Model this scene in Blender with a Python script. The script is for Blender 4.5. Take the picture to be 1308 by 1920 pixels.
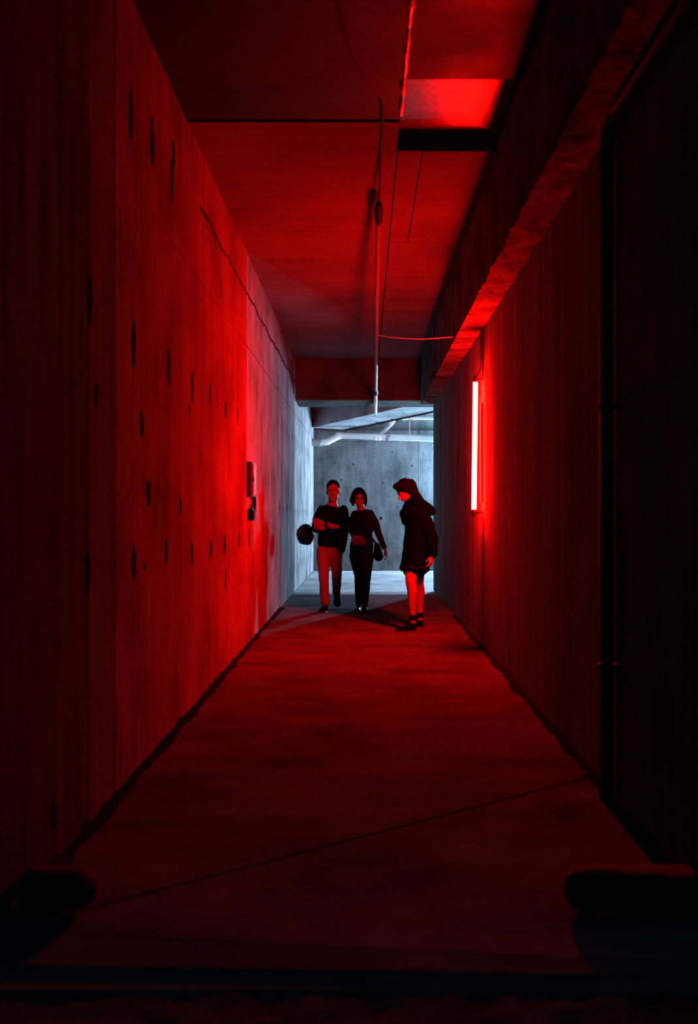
import bpy, bmesh, math, random
from mathutils import Vector, Matrix, noise

random.seed(7)
sc = bpy.context.scene
for o in list(bpy.data.objects):
    bpy.data.objects.remove(o, do_unlink=True)
C = sc.collection

# ------------------------------------------------------------------ camera, world, exposure
F, VPX, HOR, CAMZ = 1830.0, 683.0, 960.0, 1.33      # focal length in px, vanishing point, horizon row, eye height
cam_d = bpy.data.cameras.new('camera')
cam = bpy.data.objects.new('camera', cam_d); C.objects.link(cam)
cam.location = (0, 0, CAMZ); cam.rotation_euler = (math.pi/2, 0, 0)
cam_d.sensor_fit = 'VERTICAL'; cam_d.sensor_height = 37.65; cam_d.sensor_width = 25.65
cam_d.lens = F*37.65/1920.0
cam_d.shift_x = (654.0-VPX)/1920.0
cam_d.clip_end = 200
cam_d.dof.use_dof = True; cam_d.dof.focus_distance = 12.5; cam_d.dof.aperture_fstop = 2.2
sc.camera = cam

w = bpy.data.worlds.new('dusk'); sc.world = w; w.use_nodes = True
bg = w.node_tree.nodes['Background']
bg.inputs[0].default_value = (0.30, 0.62, 1.0, 1); bg.inputs[1].default_value = 0.07
vs = sc.view_settings
vs.view_transform = 'Standard'; vs.look = 'None'; vs.gamma = 1.0; vs.exposure = 0.0
vs.use_curve_mapping = False
sc.cycles.use_denoising = True
sc.cycles.max_bounces = 8; sc.cycles.diffuse_bounces = 6
sc.cycles.sample_clamp_indirect = 6.0

RED_TUBE = ((1.0, 0.0014, 0.0007), 2250.0)            # colour, strength of the red tube
WHITE_TUBE = ((0.42, 0.64, 1.0), 10500.0)             # the cool lamp out in the hall behind

# ------------------------------------------------------------------ materials
def newmat(name):
    m = bpy.data.materials.new(name); m.use_nodes = True
    nt = m.node_tree
    return m, nt, nt.nodes['Principled BSDF']

def plain(name, col, rough=0.6, metal=0.0, spec=0.5, noise_amt=0.12, scale=30.0, bump=0.0):
    m, nt, b = newmat(name)
    b.inputs['Roughness'].default_value = rough; b.inputs['Metallic'].default_value = metal
    b.inputs['Specular IOR Level'].default_value = spec
    g = nt.nodes.new('ShaderNodeNewGeometry')
    n = nt.nodes.new('ShaderNodeTexNoise'); n.inputs['Scale'].default_value = scale; n.inputs['Detail'].default_value = 4
    nt.links.new(g.outputs['Position'], n.inputs['Vector'])
    r = nt.nodes.new('ShaderNodeValToRGB')
    r.color_ramp.elements[0].color = tuple(c*(1-noise_amt) for c in col)+(1,)
    r.color_ramp.elements[1].color = tuple(min(1, c*(1+noise_amt)) for c in col)+(1,)
    r.color_ramp.elements[0].position = .3; r.color_ramp.elements[1].position = .7
    nt.links.new(n.outputs['Fac'], r.inputs['Fac']); nt.links.new(r.outputs['Color'], b.inputs['Base Color'])
    if bump:
        bm_ = nt.nodes.new('ShaderNodeBump'); bm_.inputs['Strength'].default_value = bump; bm_.inputs['Distance'].default_value = .01
        nt.links.new(n.outputs['Fac'], bm_.inputs['Height']); nt.links.new(bm_.outputs['Normal'], b.inputs['Normal'])
    return m

def concrete(name, dark, light, streak=(1, 1, 1), streak_amt=.35, rough=(.55, .8), blotch=1.1, bump=.25, spec=.4, bscale=None):
    """cast concrete: blotches, stretched streaks, fine grain and pitting"""
    m, nt, b = newmat(name)
    N, L = nt.nodes, nt.links
    g = N.new('ShaderNodeNewGeometry')
    def tex(scale, vec=(1, 1, 1), detail=5, rgh=.55, off=(0, 0, 0)):
        mp = N.new('ShaderNodeMapping'); mp.inputs['Scale'].default_value = vec; mp.inputs['Location'].default_value = off
        L.new(g.outputs['Position'], mp.inputs['Vector'])
        t = N.new('ShaderNodeTexNoise'); t.inputs['Scale'].default_value = scale
        t.inputs['Detail'].default_value = detail; t.inputs['Roughness'].default_value = rgh
        L.new(mp.outputs['Vector'], t.inputs['Vector']); return t.outputs['Fac']
    def math_(op, a, b2):
        n = N.new('ShaderNodeMath'); n.operation = op
        for i, v in enumerate((a, b2)):
            if isinstance(v, (int, float)): n.inputs[i].default_value = v
            else: L.new(v, n.inputs[i])
        return n.outputs[0]
    a = tex(blotch, detail=6)
    s = tex(3.0, streak, detail=4, off=(3, 1, 7))
    f = tex(22, detail=5, rgh=.7)
    v = math_('ADD', math_('MULTIPLY', a, 1-streak_amt-.2), math_('ADD', math_('MULTIPLY', s, streak_amt), math_('MULTIPLY', f, .2)))
    r = N.new('ShaderNodeValToRGB')
    r.color_ramp.elements[0].color = dark+(1,); r.color_ramp.elements[1].color = light+(1,)
    r.color_ramp.elements[0].position = .36; r.color_ramp.elements[1].position = .62
    L.new(v, r.inputs['Fac']); L.new(r.outputs['Color'], b.inputs['Base Color'])
    mr = N.new('ShaderNodeMapRange'); mr.inputs['From Min'].default_value = .35; mr.inputs['From Max'].default_value = .65
    mr.inputs['To Min'].default_value = rough[0]; mr.inputs['To Max'].default_value = rough[1]
    L.new(a, mr.inputs['Value']); L.new(mr.outputs['Result'], b.inputs['Roughness'])
    b.inputs['Specular IOR Level'].default_value = spec
    h = math_('ADD', math_('MULTIPLY', f, .5), math_('MULTIPLY', tex(bscale or 5, detail=6, rgh=.65), 1.0))
    bp = N.new('ShaderNodeBump'); bp.inputs['Strength'].default_value = bump; bp.inputs['Distance'].default_value = .03
    L.new(h, bp.inputs['Height']); L.new(bp.outputs['Normal'], b.inputs['Normal'])
    return m

def emission(name, col, strength):
    m, nt, b = newmat(name)
    nt.nodes.remove(b)
    e = nt.nodes.new('ShaderNodeEmission'); e.inputs[0].default_value = col+(1,); e.inputs[1].default_value = strength
    nt.links.new(e.outputs[0], nt.nodes['Material Output'].inputs[0]); return m

M = {}
M['wall_l'] = concrete('concrete_left', (.046, .045, .044), (.165, .162, .158), (1, 6, .35), .3, bump=.2, blotch=1.5, spec=.0)
M['wall_r'] = concrete('concrete_right', (.06, .058, .057), (.18, .176, .172), (1, 5, .18), .55, bump=.15, spec=.0)
M['wall_f'] = concrete('concrete_far', (.030, .034, .034), (.105, .115, .112), (3, 1, .5), .3, blotch=1.6, bump=.2, spec=.0)
M['ceil'] = concrete('concrete_ceiling', (.05, .049, .048), (.10, .098, .096), (.25, 5, 1), .3, rough=(.5, .7), bump=.08, blotch=.8, spec=.0)
M['ceil_near'] = concrete('concrete_ceiling_dark', (.007, .007, .0068), (.022, .0215, .021), (.25, 5, 1), .3, rough=(.5, .7), bump=.12, blotch=1.2, spec=.03)  # darker concrete tone for the ceiling panels nearest the mouth
M['ceil_gloss'] = concrete('concrete_ceiling_sealed', (.03, .03, .03), (.075, .074, .072), (1, 3, 1), .3, rough=(.22, .30), bump=.10, spec=.14, bscale=14)
M['beam_h'] = concrete('concrete_pale', (.10, .105, .105), (.24, .25, .25), (3, 1, 1), .3, blotch=1.6, bump=.2, spec=.0)
M['lintel'] = concrete('concrete_lintel', (.022, .022, .022), (.06, .059, .058), (1, 1, 1), .3, blotch=2.0, bump=.2, spec=.0)
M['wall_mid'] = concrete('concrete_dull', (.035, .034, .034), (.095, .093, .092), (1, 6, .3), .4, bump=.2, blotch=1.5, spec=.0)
M['wall_near'] = concrete('concrete_dark', (.02, .02, .0205), (.06, .059, .06), (1, 6, .3), .5, bump=.2, blotch=1.5, spec=.0)  # darkest wall tone, on the first panels of both side walls
M['beam'] = concrete('concrete_beam', (.022, .021, .021), (.14, .137, .134), (1, 2, 1), .3, rough=(.45, .7), blotch=3.6, bump=.5, spec=.0)
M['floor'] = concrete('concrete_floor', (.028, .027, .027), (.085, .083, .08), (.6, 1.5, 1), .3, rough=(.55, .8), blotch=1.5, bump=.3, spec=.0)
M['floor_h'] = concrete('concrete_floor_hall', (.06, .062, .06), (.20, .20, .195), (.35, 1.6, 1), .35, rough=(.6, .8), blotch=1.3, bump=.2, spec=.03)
M['kerb'] = concrete('threshold_concrete', (.025, .024, .028), (.055, .053, .058), bump=.2, spec=.0)
M['asphalt'] = concrete('asphalt', (.008, .009, .010), (.055, .056, .056), blotch=6, bump=.8, bscale=30, spec=.0)
M['dirt'] = plain('dirt', (.008, .007, .007), .95, noise_amt=.4, bump=.5, spec=.0)
M['stain'] = plain('dark_patch_mortar', (.009, .0085, .008), .9, spec=.0, noise_amt=.3, scale=60)
M['darkstone'] = plain('dark_kerb_stone', (.008, .008, .009), .95, spec=.1, noise_amt=.4, bump=.4)
M['mortar'] = plain('rough_mortar', (.022, .021, .021), .9, spec=.0, noise_amt=.4, scale=40, bump=.4)
M['foam'] = plain('pale_sealant', (.8, .78, .75), .3, noise_amt=.1, spec=.8)
M['pvc'] = plain('white_pvc', (.42, .43, .43), .3, noise_amt=.06, scale=8)
M['pvc_old'] = plain('grey_pvc', (.16, .165, .16), .35, noise_amt=.15, scale=8)
M['steel'] = plain('galvanised_steel', (.2, .2, .2), .45, metal=.5, noise_amt=.12, scale=14)
M['conduit'] = plain('painted_conduit', (.075, .072, .07), .6, metal=.0, spec=.1, noise_amt=.15, scale=14)
M['black'] = plain('black_plastic', (.003, .003, .0033), .6, spec=.02)
M['rubber'] = plain('black_rubber', (.006, .006, .0065), .75, spec=.2)
M['cable'] = plain('pale_cable', (.6, .55, .5), .45)
M['boxgrey'] = plain('grey_enamel', (.13, .13, .13), .35, noise_amt=.05)
M['switch'] = plain('dull_enamel', (.06, .058, .062), .75, noise_amt=.15, spec=.05)
M['red_tube'] = emission('red_tube_glow', *RED_TUBE)
M['hall_tube'] = emission('hall_tube_glow', (.40, .76, 1.0), 2800.0)
M['white_tube'] = emission('cool_tube_glow', *WHITE_TUBE)
M['skin'] = plain('skin', (.15, .10, .075), .6, spec=.15, noise_amt=.06)
M['hair'] = plain('dark_hair', (.002, .0015, .0015), .6, noise_amt=.5, scale=120, spec=.0)
M['navy'] = plain('navy_knit', (.0018, .0018, .003), .9, noise_amt=.3, scale=180, spec=.0)
M['chino'] = plain('beige_chino', (.125, .095, .07), .85, noise_amt=.12, scale=90, spec=.0)
M['jacket'] = plain('black_cloth', (.004, .004, .005), .85, noise_amt=.2, spec=.06)
M['blazer'] = plain('dark_blazer', (.004, .003, .004), .85, noise_amt=.2, scale=120, spec=.0)
M['denim'] = plain('black_denim', (.003, .0035, .006), .85, noise_amt=.3, scale=150, spec=.08)
M['coat'] = plain('dark_wool_coat', (.0009, .0007, .0007), .95, noise_amt=.3, scale=100, spec=.0)
M['skirt'] = plain('fringed_skirt', (.004, .003, .003), .9, noise_amt=.3, scale=100, spec=.0)
M['leather'] = plain('black_leather', (.002, .002, .002), .6, noise_amt=.2, spec=.0)
M['leather_s'] = plain('brown_strap_leather', (.05, .035, .03), .5)
M['shine'] = plain('patent_leather', (.003, .003, .0035), .35, spec=.12)
M['paper'] = plain('paper', (.085, .075, .085), .85, spec=.0, noise_amt=.05)
M['helmet'] = plain('black_gloss', (.0015, .0015, .002), .2, spec=.12)
M['visor'] = plain('smoked_visor', (.003, .003, .0035), .1, spec=.5)
M['lining'] = plain('helmet_lining', (.004, .004, .004), .95, spec=.0)
M['eye'] = plain('eye_white', (.11, .105, .10), .4, spec=.1)
M['iris'] = plain('dark_iris', (.02, .015, .012), .2)
M['lip'] = plain('lips', (.09, .04, .035), .6, spec=.1)
M['chrome'] = plain('chrome', (.8, .8, .8), .12, metal=1.0, noise_amt=.02)

# ------------------------------------------------------------------ mesh helpers
def link(name, me, mat, parent=None, smooth=False):
    if mat is not None: me.materials.append(mat)
    o = bpy.data.objects.new(name, me); C.objects.link(o)
    if parent is not None: o.parent = parent
    if smooth:
        for p in me.polygons: p.use_smooth = True
    return o

def mesh(name, vf, mat, parent=None, smooth=False):
    me = bpy.data.meshes.new(name); me.from_pydata([tuple(v) for v in vf[0]], [], vf[1]); me.update()
    bm = bmesh.new(); bm.from_mesh(me); bmesh.ops.recalc_face_normals(bm, faces=bm.faces[:]); bm.to_mesh(me); bm.free()
    return link(name, me, mat, parent, smooth)

def tag(o, label, cat=None, group=None, kind=None):
    if label: o['label'] = label
    if cat: o['category'] = cat
    if group: o['group'] = group
    if kind: o['kind'] = kind
    return o

def struct(o, label=None):
    o['kind'] = 'structure'
    if label: o['label'] = label
    return o

def thing(name, loc, label, cat, group=None):
    o = bpy.data.objects.new(name, None); C.objects.link(o); o.location = loc; o.empty_display_size = .1
    return tag(o, label, cat, group)

def adopt(child, parent):
    """parent a world-space mesh under an Empty, keeping its place"""
    child.parent = parent
    child.matrix_parent_inverse = Matrix.Translation(parent.location).inverted()
    return child

def boxvf(lo, hi):
    (a, b, c), (d, e, f) = lo, hi
    v = [(a, b, c), (d, b, c), (d, e, c), (a, e, c), (a, b, f), (d, b, f), (d, e, f), (a, e, f)]
    return v, [(0, 3, 2, 1), (4, 5, 6, 7), (0, 1, 5, 4), (1, 2, 6, 5), (2, 3, 7, 6), (3, 0, 4, 7)]

def box(name, lo, hi, mat, parent=None, bevel=0.0, seg=2):
    bm = bmesh.new(); v, f = boxvf(lo, hi)
    vs_ = [bm.verts.new(p) for p in v]
    for q in f: bm.faces.new([vs_[i] for i in q])
    if bevel: bmesh.ops.bevel(bm, geom=bm.edges[:], offset=bevel, segments=seg, affect='EDGES', profile=.5)
    bmesh.ops.recalc_face_normals(bm, faces=bm.faces[:])
    me = bpy.data.meshes.new(name); bm.to_mesh(me); bm.free()
    return link(name, me, mat, parent)

def join(*vfs):
    V, Fc = [], []
    for v, f in vfs:
        k = len(V); V += [Vector(p) for p in v]; Fc += [tuple(i+k for i in q) for q in f]
    return V, Fc

def tube(pts, rad, n=12, side=None, caps=3):
    """tube through pts; rad: radius or (a, b) per point, a along `side`; rounded ends"""
    P = [Vector(p) for p in pts]
    R = [(r, r) if isinstance(r, (int, float)) else r for r in (rad if isinstance(rad, (list, tuple)) else [rad]*len(P))]
    T = []
    for i in range(len(P)):
        t = Vector((0, 0, 0))
        if i > 0: t += (P[i]-P[i-1]).normalized()
        if i < len(P)-1: t += (P[i+1]-P[i]).normalized()
        T.append(t.normalized())
    sv = Vector(side) if side is not None else None
    s = sv or (Vector((0, 0, 1)) if abs(T[0].z) < .9 else Vector((1, 0, 0)))
    rings = []
    def ring(c, t, s, a, b):
        u = t.cross(s)
        rings.append([c+s*(a*math.cos(2*math.pi*k/n))+u*(b*math.sin(2*math.pi*k/n)) for k in range(n)])
    for i in range(len(P)):
        t = T[i]
        if sv is not None: s = sv
        s = (s-t*s.dot(t)).normalized()
        a, b = R[i]
        if i == 0 and caps:
            for j in range(caps, 0, -1):
                q = math.pi/2*j/(caps+.25); ring(P[0]-t*(math.sin(q)*min(a, b)), t, s, a*math.cos(q), b*math.cos(q))
        ring(P[i], t, s, a, b)
        if i == len(P)-1 and caps:
            for j in range(1, caps+1):
                q = math.pi/2*j/(caps+.25); ring(P[i]+t*(math.sin(q)*min(a, b)), t, s, a*math.cos(q), b*math.cos(q))
    V = [p for r in rings for p in r]; Fc = []
    for i in range(len(rings)-1):
        for k in range(n):
            Fc.append((i*n+k, i*n+(k+1) % n, (i+1)*n+(k+1) % n, (i+1)*n+k))
    Fc.append(tuple(range(n-1, -1, -1))); Fc.append(tuple(range(len(V)-n, len(V))))
    return V, Fc

def ell(c, r, fr=None, n=14, m=9):
    """ellipsoid; fr = 3x3 frame"""
    c = Vector(c); V, Fc = [], []
    r = (r, r, r) if isinstance(r, (int, float)) else r
    for i in range(1, m):
        th = math.pi*i/m
        for k in range(n):
            ph = 2*math.pi*k/n
            p = Vector((r[0]*math.sin(th)*math.cos(ph), r[1]*math.sin(th)*math.sin(ph), r[2]*math.cos(th)))
            V.append(c+(fr @ p if fr is not None else p))
    top, bot = Vector((0, 0, r[2])), Vector((0, 0, -r[2]))
    V.append(c+(fr @ top if fr is not None else top)); V.append(c+(fr @ bot if fr is not None else bot))
    for i in range(m-2):
        for k in range(n):
            Fc.append((i*n+k, (i+1)*n+k, (i+1)*n+(k+1) % n, i*n+(k+1) % n))
    t, b = len(V)-2, len(V)-1
    for k in range(n):
        Fc.append((t, k, (k+1) % n)); Fc.append((b, (m-2)*n+(k+1) % n, (m-2)*n+k))
    return V, Fc

def smooth_path(pts, per=6):
    P = [Vector(p) for p in pts]; out = []
    for i in range(len(P)-1):
        p0, p1, p2, p3 = P[max(i-1, 0)], P[i], P[i+1], P[min(i+2, len(P)-1)]
        for k in range(per):
            t = k/per
            out.append(.5*((2*p1)+(p2-p0)*t+(2*p0-5*p1+4*p2-p3)*t*t+(3*p1-p0-3*p2+p3)*t**3))
    out.append(P[-1]); return out

def fuse(name, vfs, mat, parent, voxel=.008, smooth_it=6, wrinkle=0.0, wfreq=(9, 9, 5), fn=None):
    """union of closed pieces into one continuous surface"""
    me = bpy.data.meshes.new('tmp'); v, f = join(*vfs); me.from_pydata([tuple(p) for p in v], [], f); me.update()
    bm = bmesh.new(); bm.from_mesh(me); bmesh.ops.recalc_face_normals(bm, faces=bm.faces[:]); bm.to_mesh(me); bm.free()
    t = bpy.data.objects.new('tmp', me); C.objects.link(t)
    r = t.modifiers.new('r', 'REMESH'); r.mode = 'VOXEL'; r.voxel_size = voxel; r.adaptivity = 0
    s = t.modifiers.new('s', 'SMOOTH'); s.factor = .5; s.iterations = smooth_it
    dg = bpy.context.evaluated_depsgraph_get()
    out = bpy.data.meshes.new_from_object(t.evaluated_get(dg))
    bpy.data.objects.remove(t); bpy.data.meshes.remove(me)
    out.name = name; out.materials.clear()
    if wrinkle:
        ns = [vv.normal.copy() for vv in out.vertices]
        for vv, nn in zip(out.vertices, ns):
            q = Vector((vv.co.x*wfreq[0], vv.co.y*wfreq[1], vv.co.z*wfreq[2]))
            d = noise.noise(q)+.5*noise.noise(q*2.3)
            vv.co += nn*(d*wrinkle)
    if fn:
        for vv in out.vertices: fn(vv)
    out.update()
    o = link(name, out, mat, None, True)
    if parent is not None: adopt(o, parent)
    return o

def px(x, y, Y):
    """point at distance Y along the passage that shows at photo pixel x, y"""
    return Vector(((x-VPX)/F*Y, Y, CAMZ-(y-HOR)/F*Y))

# ------------------------------------------------------------------ the passage: dimensions from the photograph
XL, XR = -1.165, 1.165          # wall faces
YN, YE = 2.86, 16.4             # mouth of the passage, front of the lintel
YB = 22.3                       # far wall of the hall behind
ZC = 3.91                       # ceiling
G = .005                        # half of a formwork joint

def panel(parent, lo, hi, mat, name='wall_panel'):
    o = box(name, lo, hi, mat, parent, bevel=.004, seg=1); return o

# left wall
wl = struct(box('wall_left', (XL-.3, YN, -.3), (XL-.014, YB+.3, ZC+.45), M['wall_l']), 'long streaked concrete wall with rows of dark tie-hole patches')
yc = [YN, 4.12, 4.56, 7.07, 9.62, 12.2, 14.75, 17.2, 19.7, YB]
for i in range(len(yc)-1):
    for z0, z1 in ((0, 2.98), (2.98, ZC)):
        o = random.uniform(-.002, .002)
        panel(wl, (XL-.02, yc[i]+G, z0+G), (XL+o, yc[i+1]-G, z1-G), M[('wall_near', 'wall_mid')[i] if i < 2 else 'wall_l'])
# right wall and its return behind
wr = struct(box('wall_right', (XR+.014, YN, -.3), (XR+.3, 16.5, ZC+.45), M['wall_r']), 'dark concrete wall carrying the red tube light')
yc = [YN, 4.52, 7.2, 9.62, 12.05, 14.5, 16.5]
for i in range(len(yc)-1):
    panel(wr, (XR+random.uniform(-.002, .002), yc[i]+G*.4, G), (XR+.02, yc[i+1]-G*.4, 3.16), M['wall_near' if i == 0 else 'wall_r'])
struct(box('wall_return', (XR+.3, 16.1, -.3), (6.5, 16.5, ZC+.45), M['wall_f']))
# far wall of the hall and its closing side wall
wf = struct(box('wall_back', (XL-.014, YB+.014, -.3), (6.8, YB+.3, ZC+.45), M['wall_f']), 'grey concrete back wall of the pale lit hall')
xc = [XL, 1.225, 3.66, 6.5]
for i in range(3):
    for z0, z1, d in ((0, 2.94, 0), (2.94, 3.2, .012), (3.2, ZC, -.03)):
        panel(wf, (xc[i]+G, YB-d, z0+G), (xc[i+1]-G, YB+.04, z1-G), M['wall_f'])
struct(box('wall_side', (6.5, 16.1, -.3), (6.8, YB+.3, ZC+.45), M['wall_f']))

# ceiling: slab with cast panels of different level
ce = struct(box('ceiling', (XL-.3, YN, 4.06), (XR+.3, YE, 4.4), M['ceil']), 'concrete ceiling with formwork joints and a shallow recess')
yl = [YN, 5.83, 6.45, 8.96, 11.46, 13.9, YE]
for i in range(len(yl)-1):
    z = 3.920 if i == 1 else ZC+random.uniform(-.003, .003)
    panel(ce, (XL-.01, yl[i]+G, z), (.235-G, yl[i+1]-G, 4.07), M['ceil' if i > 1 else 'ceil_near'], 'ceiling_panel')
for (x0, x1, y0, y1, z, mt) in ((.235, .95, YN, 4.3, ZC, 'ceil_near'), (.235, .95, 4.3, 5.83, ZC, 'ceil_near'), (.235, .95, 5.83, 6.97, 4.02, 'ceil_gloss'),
                                (.235, .414, 6.97, 9.35, ZC, 'ceil'), (.414, .95, 6.97, 9.35, ZC-.002, 'ceil'),
                                (.235, .95, 9.35, 9.95, ZC, 'ceil'), (.235, .95, 9.95, 10.55, ZC+.003, 'ceil'),
                                (.235, .95, 10.55, 13.0, ZC-.002, 'ceil'), (.235, .95, 13.0, YE, ZC, 'ceil')):
    panel(ce, (x0+G*.7, y0+G*.7, z), (x1-G*.7, y1-G*.7, 4.07), M[mt], 'ceiling_panel')
struct(box('ceiling_hall', (XL-.3, YE, 4.06), (6.8, YB+.3, 4.4), M['wall_f']))
for i, x0 in enumerate((XL, 1.3, 3.75)):
    panel(bpy.data.objects['ceiling_hall'], (x0+G, 16.5, ZC+.02), (x0+2.44, YB, 4.07), M['wall_f'], 'ceiling_panel')
# downstand beam along the right wall, with worn underside
def rough_beam():
    ny, nx = 300, 10
    V, Fc = [], []
    y0, y1 = YN, YE
    for j in range(ny+1):
        y = y0+(y1-y0)*j/ny
        prof = [(.945, ZC+.05), (.945, 3.5)]+[(.945+(.235)*k/nx, 3.14) for k in range(nx+1)]+[(1.18, ZC+.05)]
        for k, (x, z) in enumerate(prof):
            amp = .028 if 6.2 < y < 8.3 else .014 if y < 6.2 else .003
            if 2 <= k <= nx+2:
                n_ = noise.noise(Vector((x*11, y*3.2, 0)))+.5*noise.noise(Vector((x*30, y*11, 3)))
                z += n_*amp
                if k == 2: x += amp*noise.noise(Vector((1, y*9, 2)))
            V.append((x, y, z))
    m_ = len(prof)
    for j in range(ny):
        for k in range(m_):
            Fc.append((j*m_+k, j*m_+(k+1) % m_, (j+1)*m_+(k+1) % m_, (j+1)*m_+k))
    Fc.append(tuple(range(m_))); Fc.append(tuple(range(ny*m_+m_-1, ny*m_-1, -1)))
    return V, Fc
struct(mesh('ceiling_beam_right', rough_beam(), M['beam']), 'concrete downstand beam running above the red tube light')
struct(box('ceiling_beam_lintel', (XL-.01, YE, 3.205), (XR+.2, 17.45, 4.07), M['lintel'], bevel=.01), 'concrete lintel across the end of the passage')
# slanting beam in the hall
def slant_beam():
    a, b, c, d = Vector((-1.165, 21.78, 0)), Vector((-.43, 22.3, 0)), Vector((1.31, 18.13, 0)), Vector((.59, 17.78, 0))
    e = (c-b)*.55; c += e; d += e
    V = [p+Vector((0, 0, z)) for z in (3.21, 4.0) for p in (a, b, c, d)]
    return V, [(0, 3, 2, 1), (4, 5, 6, 7), (0, 1, 5, 4), (1, 2, 6, 5), (2, 3, 7, 6), (3, 0, 4, 7)]
sb = struct(mesh('ceiling_beam_slanting', slant_beam(), M['beam_h']), 'slanting concrete beam under the hall ceiling')

# floors
def prism(poly, z0, z1):
    n = len(poly)
    V = [(x, y, z0) for x, y in poly]+[(x, y, z1) for x, y in poly]
    return V, [tuple(range(n-1, -1, -1)), tuple(range(n, 2*n))]+[(i, (i+1) % n, n+(i+1) % n, n+i) for i in range(n)]
fl = struct(box('floor', (XL-.3, YN-.1, -.4), (XR+.3, 15.8, -.02), M['floor']), 'worn concrete floor of the passage with a slanting joint')
def diag(x): return 3.27+(x+.93)/(1.67)*1.32
for poly in ([(XL, 3.10), (XR, 2.86), (XR, diag(XR)-.012), (XL, diag(XL)-.012)], [(XL, diag(XL)+.012), (XR, diag(XR)+.012), (XR, 15.75), (XL, 15.75)]):
    mesh('floor_slab', prism(poly, -.05, 0), M['floor'], fl)
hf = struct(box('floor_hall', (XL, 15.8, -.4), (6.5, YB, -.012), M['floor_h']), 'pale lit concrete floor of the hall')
struct(mesh('trim_threshold', prism([(XL, 2.87), (XR, 2.79), (XR, 2.85), (XL, 3.09)], -.3, .002), M['kerb']), 'pale threshold strip at the mouth of the passage')
def ground():
    V, Fc = [], []; nx, ny = 120, 60
    for j in range(ny+1):
        for i in range(nx+1):
            x = -3+6*i/nx; y = 1.2+(2.87-1.2)*j/ny
            z = -.03+.016*noise.noise(Vector((x*11, y*11, 0)))+.012*noise.noise(Vector((x*30, y*30, 4)))
            V.append((x, y, z))
    for j in range(ny):
        for i in range(nx):
            k = j*(nx+1)+i; Fc.append((k, k+1, k+nx+2, k+nx+1))
    return V, Fc
gd = struct(mesh('floor_outside', ground(), M['asphalt'], smooth=True), 'rough dark ground outside the passage')
box('ground_slab', (-12, -14, -.4), (12, 2.87, -.06), M['asphalt'], gd)
# outer face of the building either side of the mouth
struct(box('wall_front_near', (-8, YN, -.3), (XL-.3, YN+.3, 6), M['wall_r'])); struct(box('wall_front_far', (XR+.3, YN, -.3), (8, YN+.3, 6), M['wall_r']))
struct(box('wall_front_top', (XL-.3, YN, 4.4), (XR+.3, YN+.3, 6), M['wall_r']))

# tie-hole patches on the walls: a plug and the smear below it
def patch_vf(w_, h_, seed):
    rnd = random.Random(seed); V = [(0, 0, .003)]; n = 16; Fc = []
    for k in range(n):
        a = 2*math.pi*k/n; r = 1+.18*rnd.uniform(-1, 1)
        V.append((math.cos(a)*w_*.5*r*(1-.25*max(0, -math.sin(a))), math.sin(a)*h_*.5*r, .0008))
    for k in range(n): Fc.append((0, 1+k, 1+(k+1) % n))
    return V, Fc
patch_me = []
for s in range(5):
    me = bpy.data.meshes.new('tie_hole_patch'); v, f = patch_vf(.070, .185, s); me.from_pydata(v, [], f); me.materials.append(M['stain']); patch_me.append(me)
def patch(parent, pos, rot, s=(1, 1, 1)):
    o = bpy.data.objects.new('tie_hole_patch', random.choice(patch_me)); C.objects.link(o); o.parent = parent
    o.location = pos; o.rotation_euler = rot; o.scale = s
RL = (math.pi/2, 0, math.pi/2)
for i in range(8): patch(wl, (XL+.0025, 4.1+.82*i+random.uniform(-.06, .06), 1.06+random.uniform(-.03, .04)), RL, (random.uniform(.7, 1.3), random.uniform(.7, 1.3), 1))
for (x, y, sw, sh) in ((250, 645, 1.2, 1.3), (316, 690, 1.1, 1.2), (360, 727, .9, 1.2), (265, 797, 1.1, .8), (278, 925, 1.1, .9), (423, 768, .9, .8), (355, 768, .6, .4),
                       (180, 740, .8, .6), (271, 1062, .5, .3), (423, 1085, .6, 1.2), (245, 215, 1.1, 1.5), (285, 268, 1.1, 1.5), (325, 290, 1, 1.0), (322, 340, .8, 1.6),
                       (168, 560, .9, 1.2), (100, 1522, .6, .7), (160, 1560, .7, .8), (445, 780, .8, 1.0), (338, 950, .7, .8), (394, 738, .7, .9)):
    Y = XL*F/(x-VPX); patch(wl, (XL+.0025, Y, CAMZ-(y-HOR)/F*Y), RL, (sw, sh, 1))
for z, y0, y1 in ((1.36, 13.4, 22), (.36, 15.4, 22), (2.5, 13.2, 21)):
    y = y0
    while y < y1:
        patch(wl, (XL+.0025, y, z+random.uniform(-.04, .04)), RL, (random.uniform(.5, .9), random.uniform(.7, 1.5), 1)); y += .62
RF = (math.pi/2, 0, 0)
for x, y, s in ((714, 972, .9), (662, 871, .5), (772, 873, .5), (627, 868, .35), (717, 905, .4), (640, 900, .5), (700, 1040, .3), (735, 848, .4)):
    p = px(x, y, YB); patch(wf, (p.x, YB-.0025, p.z), RF, (s, s*.6, 1))
# ragged pour line high on the left wall
def pour_line(y0, y1, z):
    V, Fc = [], []; n = int((y1-y0)/.035)
    for i in range(n+1):
        y = y0+(y1-y0)*i/n; zz = z+.04*noise.noise(Vector((y*1.7, 2, 0)))+.02*noise.noise(Vector((y*9, 1, 0)))
        h = .012+.05*max(0, noise.noise(Vector((y*6, 5, 1))))+.07*max(0, noise.noise(Vector((y*21, 9, 1))))
        V += [(XL-.004, y, zz-h*1.6), (XL+.009, y, zz), (XL-.004, y, zz+h*.6)]
    for i in range(n):
        for k in (0, 1): Fc.append((3*i+k, 3*i+k+1, 3*i+k+4, 3*i+k+3))
    return V, Fc
mesh('pour_line', pour_line(6.9, 16.3, 3.5), M['mortar'], wl)
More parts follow.
